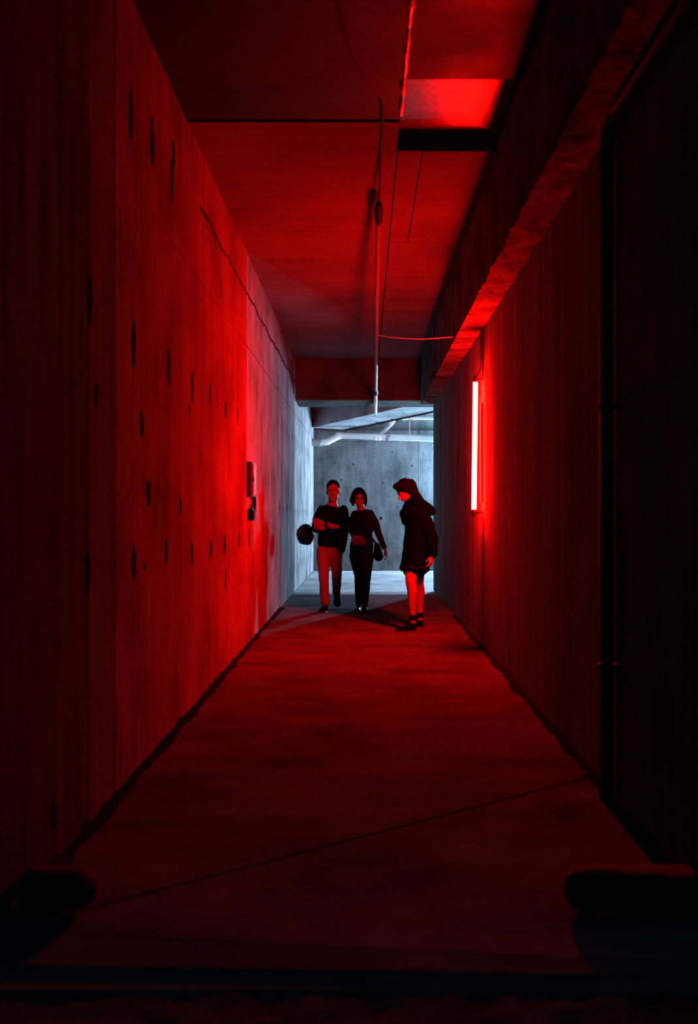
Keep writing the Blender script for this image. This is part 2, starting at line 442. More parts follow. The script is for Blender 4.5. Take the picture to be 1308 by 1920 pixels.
# grit along the foot of both walls
def grit(x, sgn, y0, y1):
    V, Fc = [], []; n = int((y1-y0)/.05)
    for i in range(n+1):
        y = y0+(y1-y0)*i/n
        wd = .03+.07*abs(noise.noise(Vector((y*1.3, x, 0))))+.05*abs(noise.noise(Vector((y*6, x, 3))))
        h = .012+.035*abs(noise.noise(Vector((y*4, x, 8))))
        V += [(x, y, h), (x-sgn*wd*.45, y, h*.7), (x-sgn*wd, y, -.002)]
    for i in range(n):
        for k in (0, 1): Fc.append((3*i+k, 3*i+k+1, 3*i+k+4, 3*i+k+3))
    return V, Fc
tag(mesh('floor_grit', grit(XL, -1, 3.2, 13.5), M['dirt']), 'dark grit heaped along the foot of the streaked patched wall', 'grit', kind='stuff')
tag(mesh('floor_grit', grit(XR, 1, 3.2, 12.5), M['dirt']), 'dark grit heaped along the floor below the red tube', 'grit', kind='stuff')

# ------------------------------------------------------------------ red tube light on the right wall
t = thing('tube_light', (1.11, 9.58, 1.34), 'glowing red tube light fixed upright on the concrete wall', 'light')
TB, TT = px(888.2, 955, 9.58), px(891.0, 717, 9.61)
adopt(mesh('tube', tube([TB, TT], .024, 20), M['red_tube'], None, True), t)
for nm, p, q in (('end_cap', TB, -1), ('end_cap', TT, 1)):
    adopt(mesh(nm, tube([p+Vector((0, 0, .012*q)), p+Vector((0, 0, .045*q))], .0265, 16), M['boxgrey'], None, True), t)
    adopt(box('bracket', (p.x-.012, p.y-.02, p.z+.03*q-.012), (XR, p.y+.02, p.z+.03*q+.012), M['boxgrey'], None, .003), t)
bt = adopt(box('batten', (1.135, 9.575, 1.42), (XR+.002, 9.615, 2.40), M['boxgrey'], None, .004), t)
adopt(mesh('pull_tab', tube([(1.14, 9.595, 2.40), (1.14, 9.595, 2.46)], .006, 8), M['boxgrey'], None, True), t)
adopt(mesh('lead', tube(smooth_path([TT+Vector((0, .01, .05)), (1.145, 9.64, 2.75), (1.15, 9.67, 2.95), (1.15, 9.68, 3.13)]), .005, 8), M['black'], None, True), t)

# the cool lamp in the hall, out of sight behind the wall end
h = thing('tube_light', (3.09, 22.2, 1.68), 'white tube lamp fixed upright on the hall back wall', 'light')
adopt(mesh('tube', tube([(3.09, 22.13, 1.75), (3.09, 22.13, 2.85)], .024, 16), M['white_tube'], None, True), h)
for z in (1.71, 2.89): adopt(box('end_cap', (3.055, 22.1, z-.03), (3.125, YB, z+.03), M['boxgrey'], None, .004), h)
adopt(box('batten', (3.06, 22.20, 1.74), (3.12, YB, 2.86), M['boxgrey'], None, .004), h)

h = thing('tube_light', (3.3, 16.55, 1.1), 'white tube lamp fixed upright on the hall side of the passage wall', 'light')
adopt(mesh('tube', tube([(3.3, 16.68, 1.15), (3.3, 16.68, 2.25)], .024, 16), M['hall_tube'], None, True), h)
for z in (1.11, 2.29): adopt(box('end_cap', (3.265, 16.5, z-.03), (3.335, 16.71, z+.03), M['boxgrey'], None, .004), h)
adopt(box('batten', (3.27, 16.5, 1.14), (3.33, 16.6, 2.26), M['boxgrey'], None, .004), h)

# ------------------------------------------------------------------ conduit slung along under the ceiling
A, B = px(709.5, 392, 8.0), px(703.6, 775, 17.55)
cd = thing('conduit_pipe', A, 'slim sloping conduit pipe slung under the ceiling and lintel', 'pipe')
def on(s): return A.lerp(B, s)
dirn = (B-A).normalized()
adopt(mesh('pipe', tube([on(0), on(.8)], .024, 14), M['conduit'], None, True), cd)
adopt(mesh('end_pipe', tube([on(.8), on(1)], .026, 14), M['pvc'], None, True), cd)
adopt(mesh('coupling', tube([on(-.012), on(.0), on(.012), on(.03)], [.026, .036, .036, .028], 14), M['black'], None, True), cd)
adopt(mesh('coupling', tube([on(.785), on(.795), on(.815)], [.028, .043, .034], 14), M['black'], None, True), cd)
for s, zt in ((.012, ZC), (.45, ZC), (.9, 3.205)):
    p = on(s); adopt(mesh('hanger', tube([p, (p.x+.004, p.y, zt+.004)], .004, 8), M['black'], None, True), cd)
tag(mesh('ceiling_cable', tube(smooth_path([A-dirn*.03, (.116, 6.9, 3.895), (.116, 6.26, 3.9), (.07, 6.05, 3.935), (.02, 5.9, 3.935), (-.06, 5.6, 3.9), (-.12, 5.1, 3.9), (-.2, 4.2, 3.9)]), .009, 8), M['black'], None, True),
    'black cable clipped along the ceiling to the conduit end', 'cable')
p0, p1 = on(.425), Vector((.94, 10.42, 3.2))
q0 = px(703.5, 628, 12.04)
tag(mesh('feed_cable', tube(smooth_path([q0, q0.lerp(p1, .3)+Vector((0, 0, -.025)), q0.lerp(p1, .65)+Vector((0, 0, -.03)), p1]), .007, 8), M['cable'], None, True),
    'thin pale cable sagging from the conduit to the downstand beam', 'cable')
# pale sealant bead in the ceiling seam
def bead():
    P, R = [], []
    for i in range(90):
        y = 3.6+2.72*i/89
        a = max(.003, .013+.014*noise.noise(Vector((y*7, 0, 0)))+.006*noise.noise(Vector((y*23, 4, 0))))
        P.append((.240+.004*noise.noise(Vector((y*5, 7, 0))), y, ZC-.006)); R.append((a*.9, a*1.3))
    return tube(P, R, 10, side=(1, 0, 0))
tag(mesh('sealant_bead', bead(), M['foam'], None, True), 'lumpy pale bead of sealant along the ceiling seam', 'sealant')

# ------------------------------------------------------------------ black downpipe near the mouth
dp = thing('drainpipe', (1.12, 4.51, 0), 'black drainpipe elbowing from under the beam down to the floor', 'pipe')
adopt(mesh('downpipe', tube([(1.118, 4.51, .0), (1.118, 4.51, 2.98)], .031, 16, caps=0), M['rubber'], None, True), dp)
adopt(mesh('elbow', tube(smooth_path([(1.118, 4.51, 2.96), (1.118, 4.50, 3.03), (1.118, 4.45, 3.085), (1.118, 4.36, 3.097)]), .034, 16), M['rubber'], None, True), dp)
adopt(mesh('run', tube([(1.118, 4.38, 3.097), (1.118, 2.9, 3.097)], .031, 16), M['rubber'], None, True), dp)
for z in (.6, 1.8): adopt(box('clamp', (1.08, 4.49, z), (XR+.002, 4.53, z+.03), M['rubber'], None, .003), dp)

# ------------------------------------------------------------------ pipes in the hall
YP = 21.6
dr = thing('drain_pipe', (0, YP, 2.98), 'white plastic drain pipe with elbow and branch below the hall beam', 'pipe')
pa, pb = px(640, 817, YP), px(812, 822.5, YP)
slope = (pb-pa)/(pb.x-pa.x)
pe = pa+slope*(6.45-pa.x)
adopt(mesh('pipe', tube([pa, pe], .070, 24), M['pvc'], None, True), dr)
e1, e2 = px(611, 829, YP), px(597, 829.5, YP)
adopt(mesh('elbow', tube(smooth_path([pa+slope*.06, pa, pa.lerp(e1, .25)+Vector((0, 0, .015)), pa.lerp(e1, .8), e1, e2]), .071, 24), M['pvc'], None, True), dr)
adopt(mesh('wall_collar', tube([px(600, 830, YP), (XL-.01, YP, e2.z)], .083, 24), M['pvc_old'], None, True), dr)
for x in (634.5, 704, 710.5, 727):
    c = pa+slope*(px(x, 819, YP).x-pa.x); adopt(mesh('joint_ring', tube([c-slope*.018, c+slope*.018], .078, 24), M['pvc'] if x < 720 else M['pvc_old'], None, True), dr)
b0 = pa+slope*(px(708, 818, YP).x-pa.x)
adopt(mesh('branch', tube(smooth_path([b0+Vector((0, -.01, .03)), px(722, 806, YP-.02), px(740, 786, YP-.06), px(752, 772, YP-.1)]), .046, 18), M['pvc_old'], None, True), dr)
adopt(mesh('branch_ring', tube([px(733, 794, YP-.05), px(738, 788, YP-.06)], .054, 18), M['pvc'], None, True), dr)
for x in (1.0, 2.6, 4.2):
    c = pa+slope*(x-pa.x); adopt(box('strap', (c.x-.015, YP-.01, c.z+.06), (c.x+.015, YP+.01, ZC+.03), M['steel'], None), dr)
for y, r, lab in ((784, .034, 'thin white water pipe running just above the drain pipe'), (775.5, .022, 'thinnest white pipe, topmost of the hall pipes')):
    p = px(760, y, YP+.25)
    w_ = thing('water_pipe', (p.x, p.y, p.z), lab, 'pipe')
    adopt(mesh('pipe', tube([(p.x-.5, p.y, p.z), (6.45, p.y, p.z)], r, 14), M['pvc'], None, True), w_)
    for x in (.9, 2.3, 4): adopt(box('clip', (x-.012, p.y-.01, p.z-.01), (x+.012, YB+.02, p.z+.01), M['steel'], None), w_)
# black cable slung along the slanting beam
c0, c1 = Vector((-.43, 22.27, 3.2)), Vector((1.31, 18.13, 3.2)); c2 = c1+(c1-c0)*.4
bc = thing('beam_cable', c0, 'black cable slung along the edge of the slanting beam', 'cable')
adopt(mesh('cable', tube(smooth_path([c0, c0.lerp(c1, .3)+Vector((.02, 0, -.012)), c0.lerp(c1, .45)+Vector((.02, 0, -.002)), c1+Vector((.01, 0, -.004)), c2]), .017, 10), M['rubber'], None, True), bc)
for s in (.12, .45, .62):
    p = c0.lerp(c1, s); adopt(mesh('hook', tube(smooth_path([p+Vector((-.12, -.05, .015)), p+Vector((-.06, -.02, -.01)), p+Vector((.02, 0, -.035)), p+Vector((.03, 0, .0))]), .008, 8), M['black'], None, True), bc)

# ------------------------------------------------------------------ switch box on the left wall
sbx = thing('switch_box', (XL, 9.85, 1.48), 'shallow metal switch box with a drooping cable on the streaked wall', 'switch box')
adopt(box('body', (XL-.004, 9.66, 1.485), (XL+.045, 10.02, 1.83), M['switch'], None, .006), sbx)
adopt(box('door', (XL+.045, 9.68, 1.50), (XL+.055, 10.0, 1.815), M['switch'], None, .004), sbx)
adopt(box('latch', (XL+.055, 9.70, 1.63), (XL+.067, 9.72, 1.68), M['black'], None, .003), sbx)
for z in (1.53, 1.77): adopt(mesh('hinge', tube([(XL+.054, 10.0, z), (XL+.054, 10.0, z+.03)], .006, 8), M['steel'], None, True), sbx)
sk = thing('socket_box', (XL, 9.95, 1.24), 'small black socket box on the wall below the switch box', 'socket')
adopt(box('housing', (XL-.004, 9.74, 1.245), (XL+.05, 9.93, 1.36), M['black'], None, .008), sk)
adopt(box('cover', (XL+.05, 9.755, 1.26), (XL+.058, 9.915, 1.345), M['black'], None, .004), sk)
adopt(mesh('cable', tube(smooth_path([(XL+.02, 9.98, 1.49), (XL+.02, 10.03, 1.44), (XL+.02, 10.0, 1.40), (XL+.02, 9.88, 1.36)]), .011, 10), M['black'], None, True), sk)
adopt(mesh('cable', tube(smooth_path([(XL+.016, 10.02, 1.70), (XL+.02, 10.12, 1.62), (XL+.02, 10.2, 1.42), (XL+.02, 10.12, 1.31), (XL+.02, 9.93, 1.29)]), .014, 10), M['black'], None, True), sk)

# ------------------------------------------------------------------ low dark stones at the mouth
def stone(name, lo, hi, lab):
    lo, hi = Vector(lo), Vector(hi); c = (lo+hi)/2; r = (hi-lo)/2
    o = fuse(name, [tube([(lo.x+r.z, c.y, c.z), (hi.x-r.z*.3, c.y, c.z)], [(r.y*.9, r.z), (r.y, r.z*.96)], 18, side=(0, 1, 0), caps=5)], M['darkstone'], None, .02, 4, .012, (7, 7, 7))
    return tag(o, lab, 'kerb stone')
stone('kerb_stone', (.66, 3.12, 0.004), (1.16, 3.36, .15), 'dark rounded kerb stone lying at the threshold below the drainpipe')
stone('kerb_stone', (-1.165, 3.14, 0.004), (-.93, 3.36, .15), 'dark squat kerb stone at the threshold against the patched wall')

# ------------------------------------------------------------------ people
def frame(fwd, up):
    y = Vector(fwd).normalized(); z = Vector(up); z = (z-y*z.dot(y)).normalized(); x = y.cross(z)
    return Matrix((x, y, z)).transposed()

def head_parts(c, fr, s=1.0):
    T = lambda x, y, z: c+fr @ (Vector((x, y, z))*s)
    def E(p, r): return ell(T(*p), tuple(q*s for q in r), fr, 18, 12)
    return [E((0, -.012, .032), (.074, .094, .098)), E((0, .022, -.035), (.060, .068, .085)), E((0, .052, -.098), (.028, .028, .022)),
            E((.03, .035, -.06), (.03, .035, .045)), E((-.03, .035, -.06), (.03, .035, .045)),
            tube([T(0, .080, .022), T(0, .094, -.008), T(0, .104, -.030)], [.007*s, .010*s, .014*s], 10),
            E((.012, .090, -.034), (.009, .010, .008)), E((-.012, .090, -.034), (.009, .010, .008)),
            E((.034, .072, .022), (.026, .014, .008)), E((-.034, .072, .022), (.026, .014, .008)),
            E((0, .082, -.062), (.024, .010, .007)), E((0, .080, -.074), (.020, .010, .008)),
            E((.076, -.008, -.008), (.010, .020, .032)), E((-.076, -.008, -.008), (.010, .020, .032)),
            E((.043, .055, -.02), (.02, .02, .018)), E((-.043, .055, -.02), (.02, .02, .018))]

def face_details(c, fr, parent, s=1.0):
    T = lambda x, y, z: c+fr @ (Vector((x, y, z))*s)
    for q in (-1, 1):
        e = adopt(mesh('eye', ell(T(.033*q, .0735, .004), (.013*s, .009*s, .008*s), fr, 12, 8), M['eye'], None, True), parent)
        i = mesh('iris', ell(T(.033*q, .0825, .004), (.006*s, .003*s, .006*s), fr, 10, 6), M['iris'], None, True)
        i.parent = e; i.matrix_parent_inverse = e.matrix_parent_inverse.copy(); i.matrix_parent_inverse = Matrix.Identity(4)
        adopt(mesh('eyebrow', tube([T(.014*q, .087, .024), T(.034*q, .086, .029), T(.056*q, .072, .022)], [.004*s, .0045*s, .003*s], 8), M['hair'], None, True), parent)
    adopt(mesh('lips', tube([T(-.022, .083, -.068), T(0, .0915, -.067), T(.022, .083, -.068)], [.003*s, .0065*s, .003*s], 8), M['lip'], None, True), parent)

def hand_parts(wrist, d, nrm, thumb_side, curl=.5, s=1.0):
    """palm, four jointed fingers of unequal length and a thumb from the side of the palm"""
    d = Vector(d).normalized(); n = Vector(nrm); n = (n-d*n.dot(d)).normalized(); sd = d.cross(n)*thumb_side
    W = Vector(wrist); out = [tube([W-d*.02*s, W+d*.02*s, W+d*.055*s, W+d*.085*s], [(.026*s, .019*s), (.033*s, .017*s), (.040*s, .016*s), (.039*s, .013*s)], 12, side=sd)]
    for k, (o, ln) in enumerate(((.031, .070), (.0105, .078), (-.0105, .073), (-.031, .056))):
        p = W+d*.085*s+sd*o*s; a = 0.12; pts = [p-d*.015*s, p]
        spread = sd*(o*.9)
        for seg, fr_ in ((0, .45), (1, .32), (2, .23)):
            a += curl*(.55 if seg == 0 else .75)
            v = (d*math.cos(a)+n*math.sin(a)+spread).normalized(); p = p+v*ln*fr_*s; pts.append(p)
        out.append(tube(pts, [.0095*s, .0095*s, .009*s, .0085*s, .0075*s], 8, caps=2))
    p = W+d*.022*s+sd*.026*s
    p1 = p+(d*.6+sd*.75+n*.25).normalized()*.035*s; p2 = p1+(d*.85+sd*.25+n*.45).normalized()*.030*s; p3 = p2+(d*.85-sd*.05+n*.5).normalized()*.024*s
    out.append(tube([p, p1, p2, p3], [.013*s, .0115*s, .010*s, .0085*s], 8, caps=2))
    return out

def shoe(parent, heel, fwd, up, length, width, mat, sole_mat, name='shoe', high=.075, laces=True):
    """heel = ground point under the heel; flat-bottomed lofted shoe with sole"""
    y = Vector(fwd).normalized(); z = Vector(up); z = (z-y*z.dot(y)).normalized(); x = y.cross(z)
    prof = [(0, .55, .8), (.06, .72, .95), (.2, .78, 1.0), (.38, .78, 1.0), (.52, .86, .82), (.68, .98, .64), (.82, .95, .52), (.93, .75, .42), (1.0, .38, .28)]
    def loft(z0, zf, grow):
        V, Fc = [], []; n = 13
        for t_, w_, h_ in prof:
            for k in range(n):
                a = math.pi*k/(n-1)
                zz = z0+(high*h_-z0)*(math.sin(a)**.6) if zf is None else (z0 if k in (0, n-1) else zf)
                xx = math.cos(a)*(width*.5*w_+grow) if zf is None else (width*.5*w_+grow)*(1-2*k/(n-1))
                V.append(Vector(heel)+y*(t_*(length+grow*2)-grow)+x*xx+z*zz)
        for i in range(len(prof)-1):
            for k in range(n):
                Fc.append((i*n+k, i*n+(k+1) % n, (i+1)*n+(k+1) % n, (i+1)*n+k))
        Fc.append(tuple(range(n))); Fc.append(tuple(range(len(V)-1, len(V)-n-1, -1)))
        return V, Fc
    s = adopt(mesh(name, loft(.014, None, 0), mat, None, True), parent)
    so = mesh('sole', loft(.0, .018, .004), sole_mat); so.parent = s
    if laces:
        for t_ in (.42, .5, .58):
            c = Vector(heel)+y*t_*length; hh = high*(.98-(t_-.38)*1.1)
            l = mesh('lace', tube([c-x*width*.2+z*(hh*.9), c+z*(hh+.004), c+x*width*.2+z*(hh*.9)], .003, 6), sole_mat, None, True); l.parent = s
    return s

def Z(zx, zy, base, d=0.0):
    """person layout: point of the close-up view (540,860)-(840,1200), at depth base + d"""
    return px(540+.22936*zx, 860+.22936*zy, base+d)

X_ = Vector((1, 0, 0)); Y_ = Vector((0, 1, 0))

# ---- man walking with a helmet
B0 = 13.03
m = lambda x, y, d=0: Z(x, y, B0, d)
man = thing('person', (m(345, 1250).x, B0+.15, 0), 'person in dark crew-neck jumper and pale chinos carrying a black helmet', 'person')
hc = m(367, 268, -.02); hf_ = frame((.05, -1, -.06), (0, 0, 1))
sl, sr = m(254, 410, .02), m(472, 408, .02)
el, wl_ = m(222, 580, .02), m(222, 536, -.20)
er, wr_ = m(470, 590, .01), m(398, 556, -.24)
hipL, kneeL, ankL = m(288, 745, .03), m(290, 955, -.04), m(303, 1178, .05)
hipR, kneeR, ankR = m(388, 745, .03), m(398, 945, .02), m(394, 1100, .40)
parts = head_parts(hc, hf_, 1.12)
parts += [tube([m(364, 320, .02), m(362, 400, .03)], [.058, .062], 14),
          tube([m(358, 385, .03), m(357, 430, .02), m(356, 520, .02), m(350, 640, .02), m(340, 745, .03)], [(.08, .06), (.17, .085), (.165, .10), (.145, .095), (.155, .10)], 20, side=X_)]
parts += [tube([sl+Vector((.035, 0, -.015)), sl.lerp(el, .5), el, wl_], [.04, .042, .038, .026], 12), tube([sr+Vector((-.035, 0, -.015)), sr.lerp(er, .5), er, wr_], [.04, .042, .038, .026], 12)]
parts += hand_parts(wl_, (.35, -1, .10), (.8, .2, .3), 1, .55) + hand_parts(wr_, (-1, -.25, .1), (0, .7, .6), 1, .75)
for a, b, c_ in ((hipL, kneeL, ankL), (hipR, kneeR, ankR)):
    parts.append(tube([a, a.lerp(b, .5), b, b.lerp(c_, .35), b.lerp(c_, .85)], [.08, .07, .052, .05, .036], 12))
fuse('body', parts, M['skin'], man, .006, 3)
face_details(hc, hf_, man, 1.12)
T = lambda x, y, z: hc+hf_ @ (Vector((x, y, z))*1.12)
fuse('hair', [ell(T(0, -.021, .056), (.089, .103, .094), hf_, 18, 12), ell(T(0, -.05, .0), (.082, .075, .085), hf_, 16, 10)], M['hair'], man, .006, 3, .003, (60, 60, 40))
sw = [tube([m(361, 385, .03), m(359, 394, .03), m(358, 410, .025), m(357, 442, .02), m(356, 520, .02), m(350, 620, .02), m(346, 690, .02)], [(.064, .05), (.12, .07), (.172, .092), (.202, .11), (.188, .13), (.175, .125), (.172, .125)], 24, side=X_),
      tube([sl+Vector((.035, 0, -.015)), sl.lerp(el, .5), el, el.lerp(wl_, .5), el.lerp(wl_, .86)], [.066, .064, .058, .05, .041], 14, caps=2),
      tube([sr-Vector((.035, 0, .015)), sr.lerp(er, .5), er, er.lerp(wr_, .5), er.lerp(wr_, .82)], [.066, .060, .056, .052, .042], 14, caps=2)]
jm = fuse('jumper', sw, M['navy'], man, .009, 5, .006, (9, 9, 14))
tr = fuse('trousers', [tube([m(345, 675, .02), m(342, 720, .025), m(338, 770, .03)], [(.152, .105), (.165, .115), (.16, .115)], 20, side=X_),
      tube([hipL, hipL.lerp(kneeL, .5), kneeL, kneeL.lerp(ankL, .5), ankL], [.096, .086, .070, .064, .062], 16, caps=1),
      tube([hipR, hipR.lerp(kneeR, .5), kneeR, kneeR.lerp(ankR, .5), ankR], [.096, .086, .070, .062, .058], 16, caps=1)], M['chino'], man, .009, 5, .006, (10, 10, 12))
for k_, c_ in ((kneeL, ankL), (kneeR, ankR)):
    adopt(mesh('sock', tube([k_.lerp(c_, .8), c_+(c_-k_).normalized()*.05], .040, 12), M['jacket'], None, True), man)
shoe(man, m(303, 1215, .13)*1+Vector((0, 0, -m(303, 1215, .13).z)), (-.12, -1, 0), (0, 0, 1), .29, .105, M['leather'], M['rubber'])
tp = m(402, 1214, .38); tp.z = .004
dv = Vector((.03, -.52, -.85)).normalized()
shoe(man, tp-dv*.265+Vector((0, .05, .035)), dv, (0, -.85, .52), .28, .10, M['leather'], M['rubber'])
# helmet hanging from the forearm
HC = m(143, 624, .17)
hm = thing('motorcycle_helmet', HC, 'black motorcycle helmet hanging from the forearm by its strap', 'helmet')
hfr = frame((-.25, -.8, .25), (.1, .25, 1))
def helmet_shell():
    V, Fc = [], []; nu, nv = 36, 20
    for j in range(nv+1):
        th = math.radians(4+136*j/nv)
        for i in range(nu):
            ph = 2*math.pi*i/nu
            r = Vector((.117*math.sin(th)*math.cos(ph), (.148+.012*max(0, math.sin(ph)))*math.sin(th)*math.sin(ph), .150*math.cos(th)))
            if math.cos(th) < -.2: r.x *= .97
            V.append(HC+hfr @ r)
    for j in range(nv):
        for i in range(nu): Fc.append((j*nu+i, j*nu+(i+1) % nu, (j+1)*nu+(i+1) % nu, (j+1)*nu+i))
    Fc.append(tuple(range(nu)))
    return V, Fc
s_ = mesh('shell', helmet_shell(), M['helmet'], None, True); sm = s_.modifiers.new('t', 'SOLIDIFY'); sm.thickness = .018; sm.offset = -1
adopt(s_, hm)
def visor():
    V, Fc = [], []; nu, nv = 20, 8
    for j in range(nv+1):
        th = math.radians(66+36*j/nv)
        for i in range(nu+1):
            ph = math.radians(18+144*i/nu)
            V.append(HC+hfr @ (Vector((.117*math.sin(th)*math.cos(ph), .160*math.sin(th)*math.sin(ph), .150*math.cos(th)))*1.035))
    for j in range(nv):
        for i in range(nu): k = j*(nu+1)+i; Fc.append((k, k+1, k+nu+2, k+nu+1))
    return V, Fc
v_ = mesh('visor', visor(), M['visor'], None, True); sm = v_.modifiers.new('t', 'SOLIDIFY'); sm.thickness = .005; adopt(v_, hm)
adopt(mesh('lining', ell(HC+hfr @ Vector((0, 0, -.01)), (.100, .122, .098), hfr), M['lining'], None, True), hm)
for q in (-1, 1): adopt(mesh('pivot', tube([HC+hfr @ Vector((.096*q, .045, .0)), HC+hfr @ Vector((.107*q, .047, .0))], .014, 12), M['black'], None, True), hm)
adopt(mesh('strap', tube(smooth_path([HC+Vector((.05, -.08, .06)), HC+Vector((.055, -.11, .125)), el.lerp(wl_, .22)+Vector((-.045, 0, .072)), el.lerp(wl_, .22)+Vector((.03, 0, .078)), HC+Vector((.185, -.09, .09))]), [(.012, .004)]*25, 8, side=Y_), M['jacket'], None, True), hm)
# leaflet in his hand
def sheet(name, pts, lab, grp=None):
    P = [Vector(p) for p in pts]; V, Fc = [], []; nu, nv = 8, 6
    nr = (P[1]-P[0]).cross(P[3]-P[0]).normalized()
    for j in range(nv+1):
        for i in range(nu+1):
            u, v = i/nu, j/nv
            p = P[0].lerp(P[1], u).lerp(P[3].lerp(P[2], u), v)+nr*(.012*math.sin(math.pi*u)+.004*math.sin(5*v))
            V.append(p)
    for j in range(nv):
        for i in range(nu): k = j*(nu+1)+i; Fc.append((k, k+1, k+nu+2, k+nu+1))
    o = mesh(name, (V, Fc), M['paper'], None, True); sm = o.modifiers.new('t', 'SOLIDIFY'); sm.thickness = .0025
    return tag(o, lab, 'leaflet')
sheet('leaflet', [m(212, 578, -.295), m(300, 587, -.30), m(294, 512, -.325), m(196, 480, -.33)], 'pale leaflet held above the black helmet')
# jacket over his arm
jk = fuse('folded_jacket', [tube([m(478, 570, -.02), m(455, 625, -.06), m(445, 690, -.07), m(432, 755, -.06)], [(.03, .07), (.055, .075), (.058, .05), (.056, .03)], 16, side=X_, caps=2),
     tube([m(448, 600, -.13), m(440, 650, -.14), m(418, 720, -.13)], [(.035, .03), (.05, .03), (.035, .02)], 14, side=X_, caps=2)], M['jacket'], None, .01, 4, .008, (14, 14, 5))
tag(jk, 'black jacket folded over the arm of the jumper wearer', 'jacket')

# ---- woman beside him
B1 = 13.1
n_ = lambda x, y, d=0: Z(x, y, B1, d)
wm = thing('person', (n_(605, 1240).x, B1+.1, 0), 'person with bobbed hair in dark blazer and black jeans holding a leaflet', 'person')
hc = n_(580, 324, -.03); hf_ = frame((.06, -1, -.1), (-.06, 0, 1)); S = .97
sl, sr = n_(526, 447, .05), n_(688, 440, .02)
el, wl_ = n_(526, 595, .08), n_(538, 640, -.18)
er, wr_ = n_(737, 610, .03), n_(790, 742, -.04)
hipL, kneeL, ankL = n_(552, 780, .03), n_(578, 965, .0), n_(576, 1185, .06)
hipR, kneeR, ankR = n_(648, 780, .03), n_(640, 965, -.02), n_(626, 1195, -.02)
parts = head_parts(hc, hf_, S)
parts += [tube([n_(588, 365, .015), n_(595, 430, .03)], [.046, .05], 14),
          tube([n_(598, 415, .03), n_(602, 455, .02), n_(605, 560, .01), n_(604, 650, .02), n_(600, 770, .03)], [(.06, .05), (.14, .07), (.13, .085), (.11, .08), (.14, .095)], 20, side=X_)]
parts += [tube([sl+Vector((.035, 0, -.015)), sl.lerp(el, .5), el, wl_], [.032, .037, .033, .023], 12), tube([sr+Vector((-.03, 0, -.012)), sr.lerp(er, .5), er, wr_], [.032, .037, .033, .023], 12)]
parts += hand_parts(wl_, (.6, -.8, -.15), (.3, .3, -.8), 1, .6, .92) + hand_parts(wr_, (.32, -.15, -1), (-.8, -.1, -.2), 1, .5, .95)
for a, b, c_ in ((hipL, kneeL, ankL), (hipR, kneeR, ankR)):
    parts.append(tube([a, a.lerp(b, .5), b, b.lerp(c_, .35), b.lerp(c_, .85)], [.078, .068, .048, .046, .032], 12))
fuse('body', parts, M['skin'], wm, .006, 3)
face_details(hc, hf_, wm, S)
T = lambda x, y, z: hc+hf_ @ (Vector((x, y, z))*S)
fuse('hair', [ell(T(0, -.028, .052), (.090, .102, .096), hf_, 18, 12), ell(T(0, -.055, -.01), (.092, .07, .085), hf_),
              tube([T(.070, .0, .09), T(.086, .02, .04), T(.100, .012, -.03), T(.088, .012, -.085)], [.02, .030, .034, .018], 12),
              tube([T(-.068, .0, .09), T(-.080, .02, .04), T(-.086, .012, -.04), T(-.078, .008, -.095)], [.02, .026, .026, .016], 12),
              tube([T(.035, .06, .115), T(.07, .05, .075), T(.09, .03, .03)], [.022, .020, .02], 10)], M['hair'], wm, .006, 3, .005, (60, 60, 30))
adopt(mesh('glasses', join(tube([T(.012, .097, .004), T(.034, .101, .016), T(.058, .09, .006), T(.036, .099, -.012), T(.012, .097, .004)], .0025, 6), tube([T(-.012, .097, .004), T(-.034, .101, .016), T(-.058, .09, .006), T(-.036, .099, -.012), T(-.012, .097, .004)], .0025, 6), tube([T(-.012, .098, .006), T(.012, .098, .006)], .0025, 6), tube([T(.058, .09, .008), T(.078, .0, .012)], .0025, 6), tube([T(-.058, .09, .008), T(-.078, .0, .012)], .0025, 6)), M['black'], None, True), wm)
fuse('blazer', [tube([n_(598, 418, .035), n_(601, 440, .03), n_(603, 475, .02), n_(606, 560, .01), n_(604, 640, .015), n_(600, 722, .025)], [(.062, .05), (.135, .075), (.158, .098), (.145, .108), (.135, .10), (.165, .115)], 24, side=X_),
      tube([sl+Vector((.03, 0, -.012)), sl.lerp(el, .5), el, el.lerp(wl_, .85)], [.054, .052, .048, .036], 14, caps=2),
      tube([sr-Vector((.03, 0, .012)), sr.lerp(er, .5), er, er.lerp(wr_, .9)], [.054, .052, .048, .036], 14, caps=2)], M['blazer'], wm, .009, 5, .005, (10, 10, 12))
for q, xx in ((-1, 575), (1, 622)):
    o = fuse('lapel', [tube([n_(598+20*q, 425, -.035), n_(xx, 480, -.088), n_(603+4*q, 560, -.108)], [(.016, .006), (.028, .008), (.008, .006)], 10, side=X_, caps=2)], M['blazer'], wm, .006, 2)
fuse('jeans', [tube([n_(600, 705, .025), n_(599, 740, .03), n_(599, 790, .03)], [(.148, .10), (.158, .112), (.158, .112)], 20, side=X_),
      tube([hipL, hipL.lerp(kneeL, .5), kneeL, kneeL.lerp(ankL, .5), ankL], [.092, .080, .061, .056, .044], 16, caps=1),
      tube([hipR, hipR.lerp(kneeR, .5), kneeR, kneeR.lerp(ankR, .5), ankR], [.092, .080, .061, .056, .044], 16, caps=1)], M['denim'], wm, .009, 5, .004, (10, 10, 12))
for k_, c_ in ((kneeL, ankL), (kneeR, ankR)):
    adopt(mesh('sock', tube([k_.lerp(c_, .8), c_+(c_-k_).normalized()*.04], .036, 12), M['jacket'], None, True), wm)
g = n_(575, 1230, .14); g.z = 0; shoe(wm, g, (-.1, -1, 0), (0, 0, 1), .25, .09, M['shine'], M['rubber'], laces=False)
g = n_(624, 1240, .06); g.z = 0; shoe(wm, g, (.02, -1, 0), (0, 0, 1), .25, .09, M['shine'], M['rubber'], laces=False)
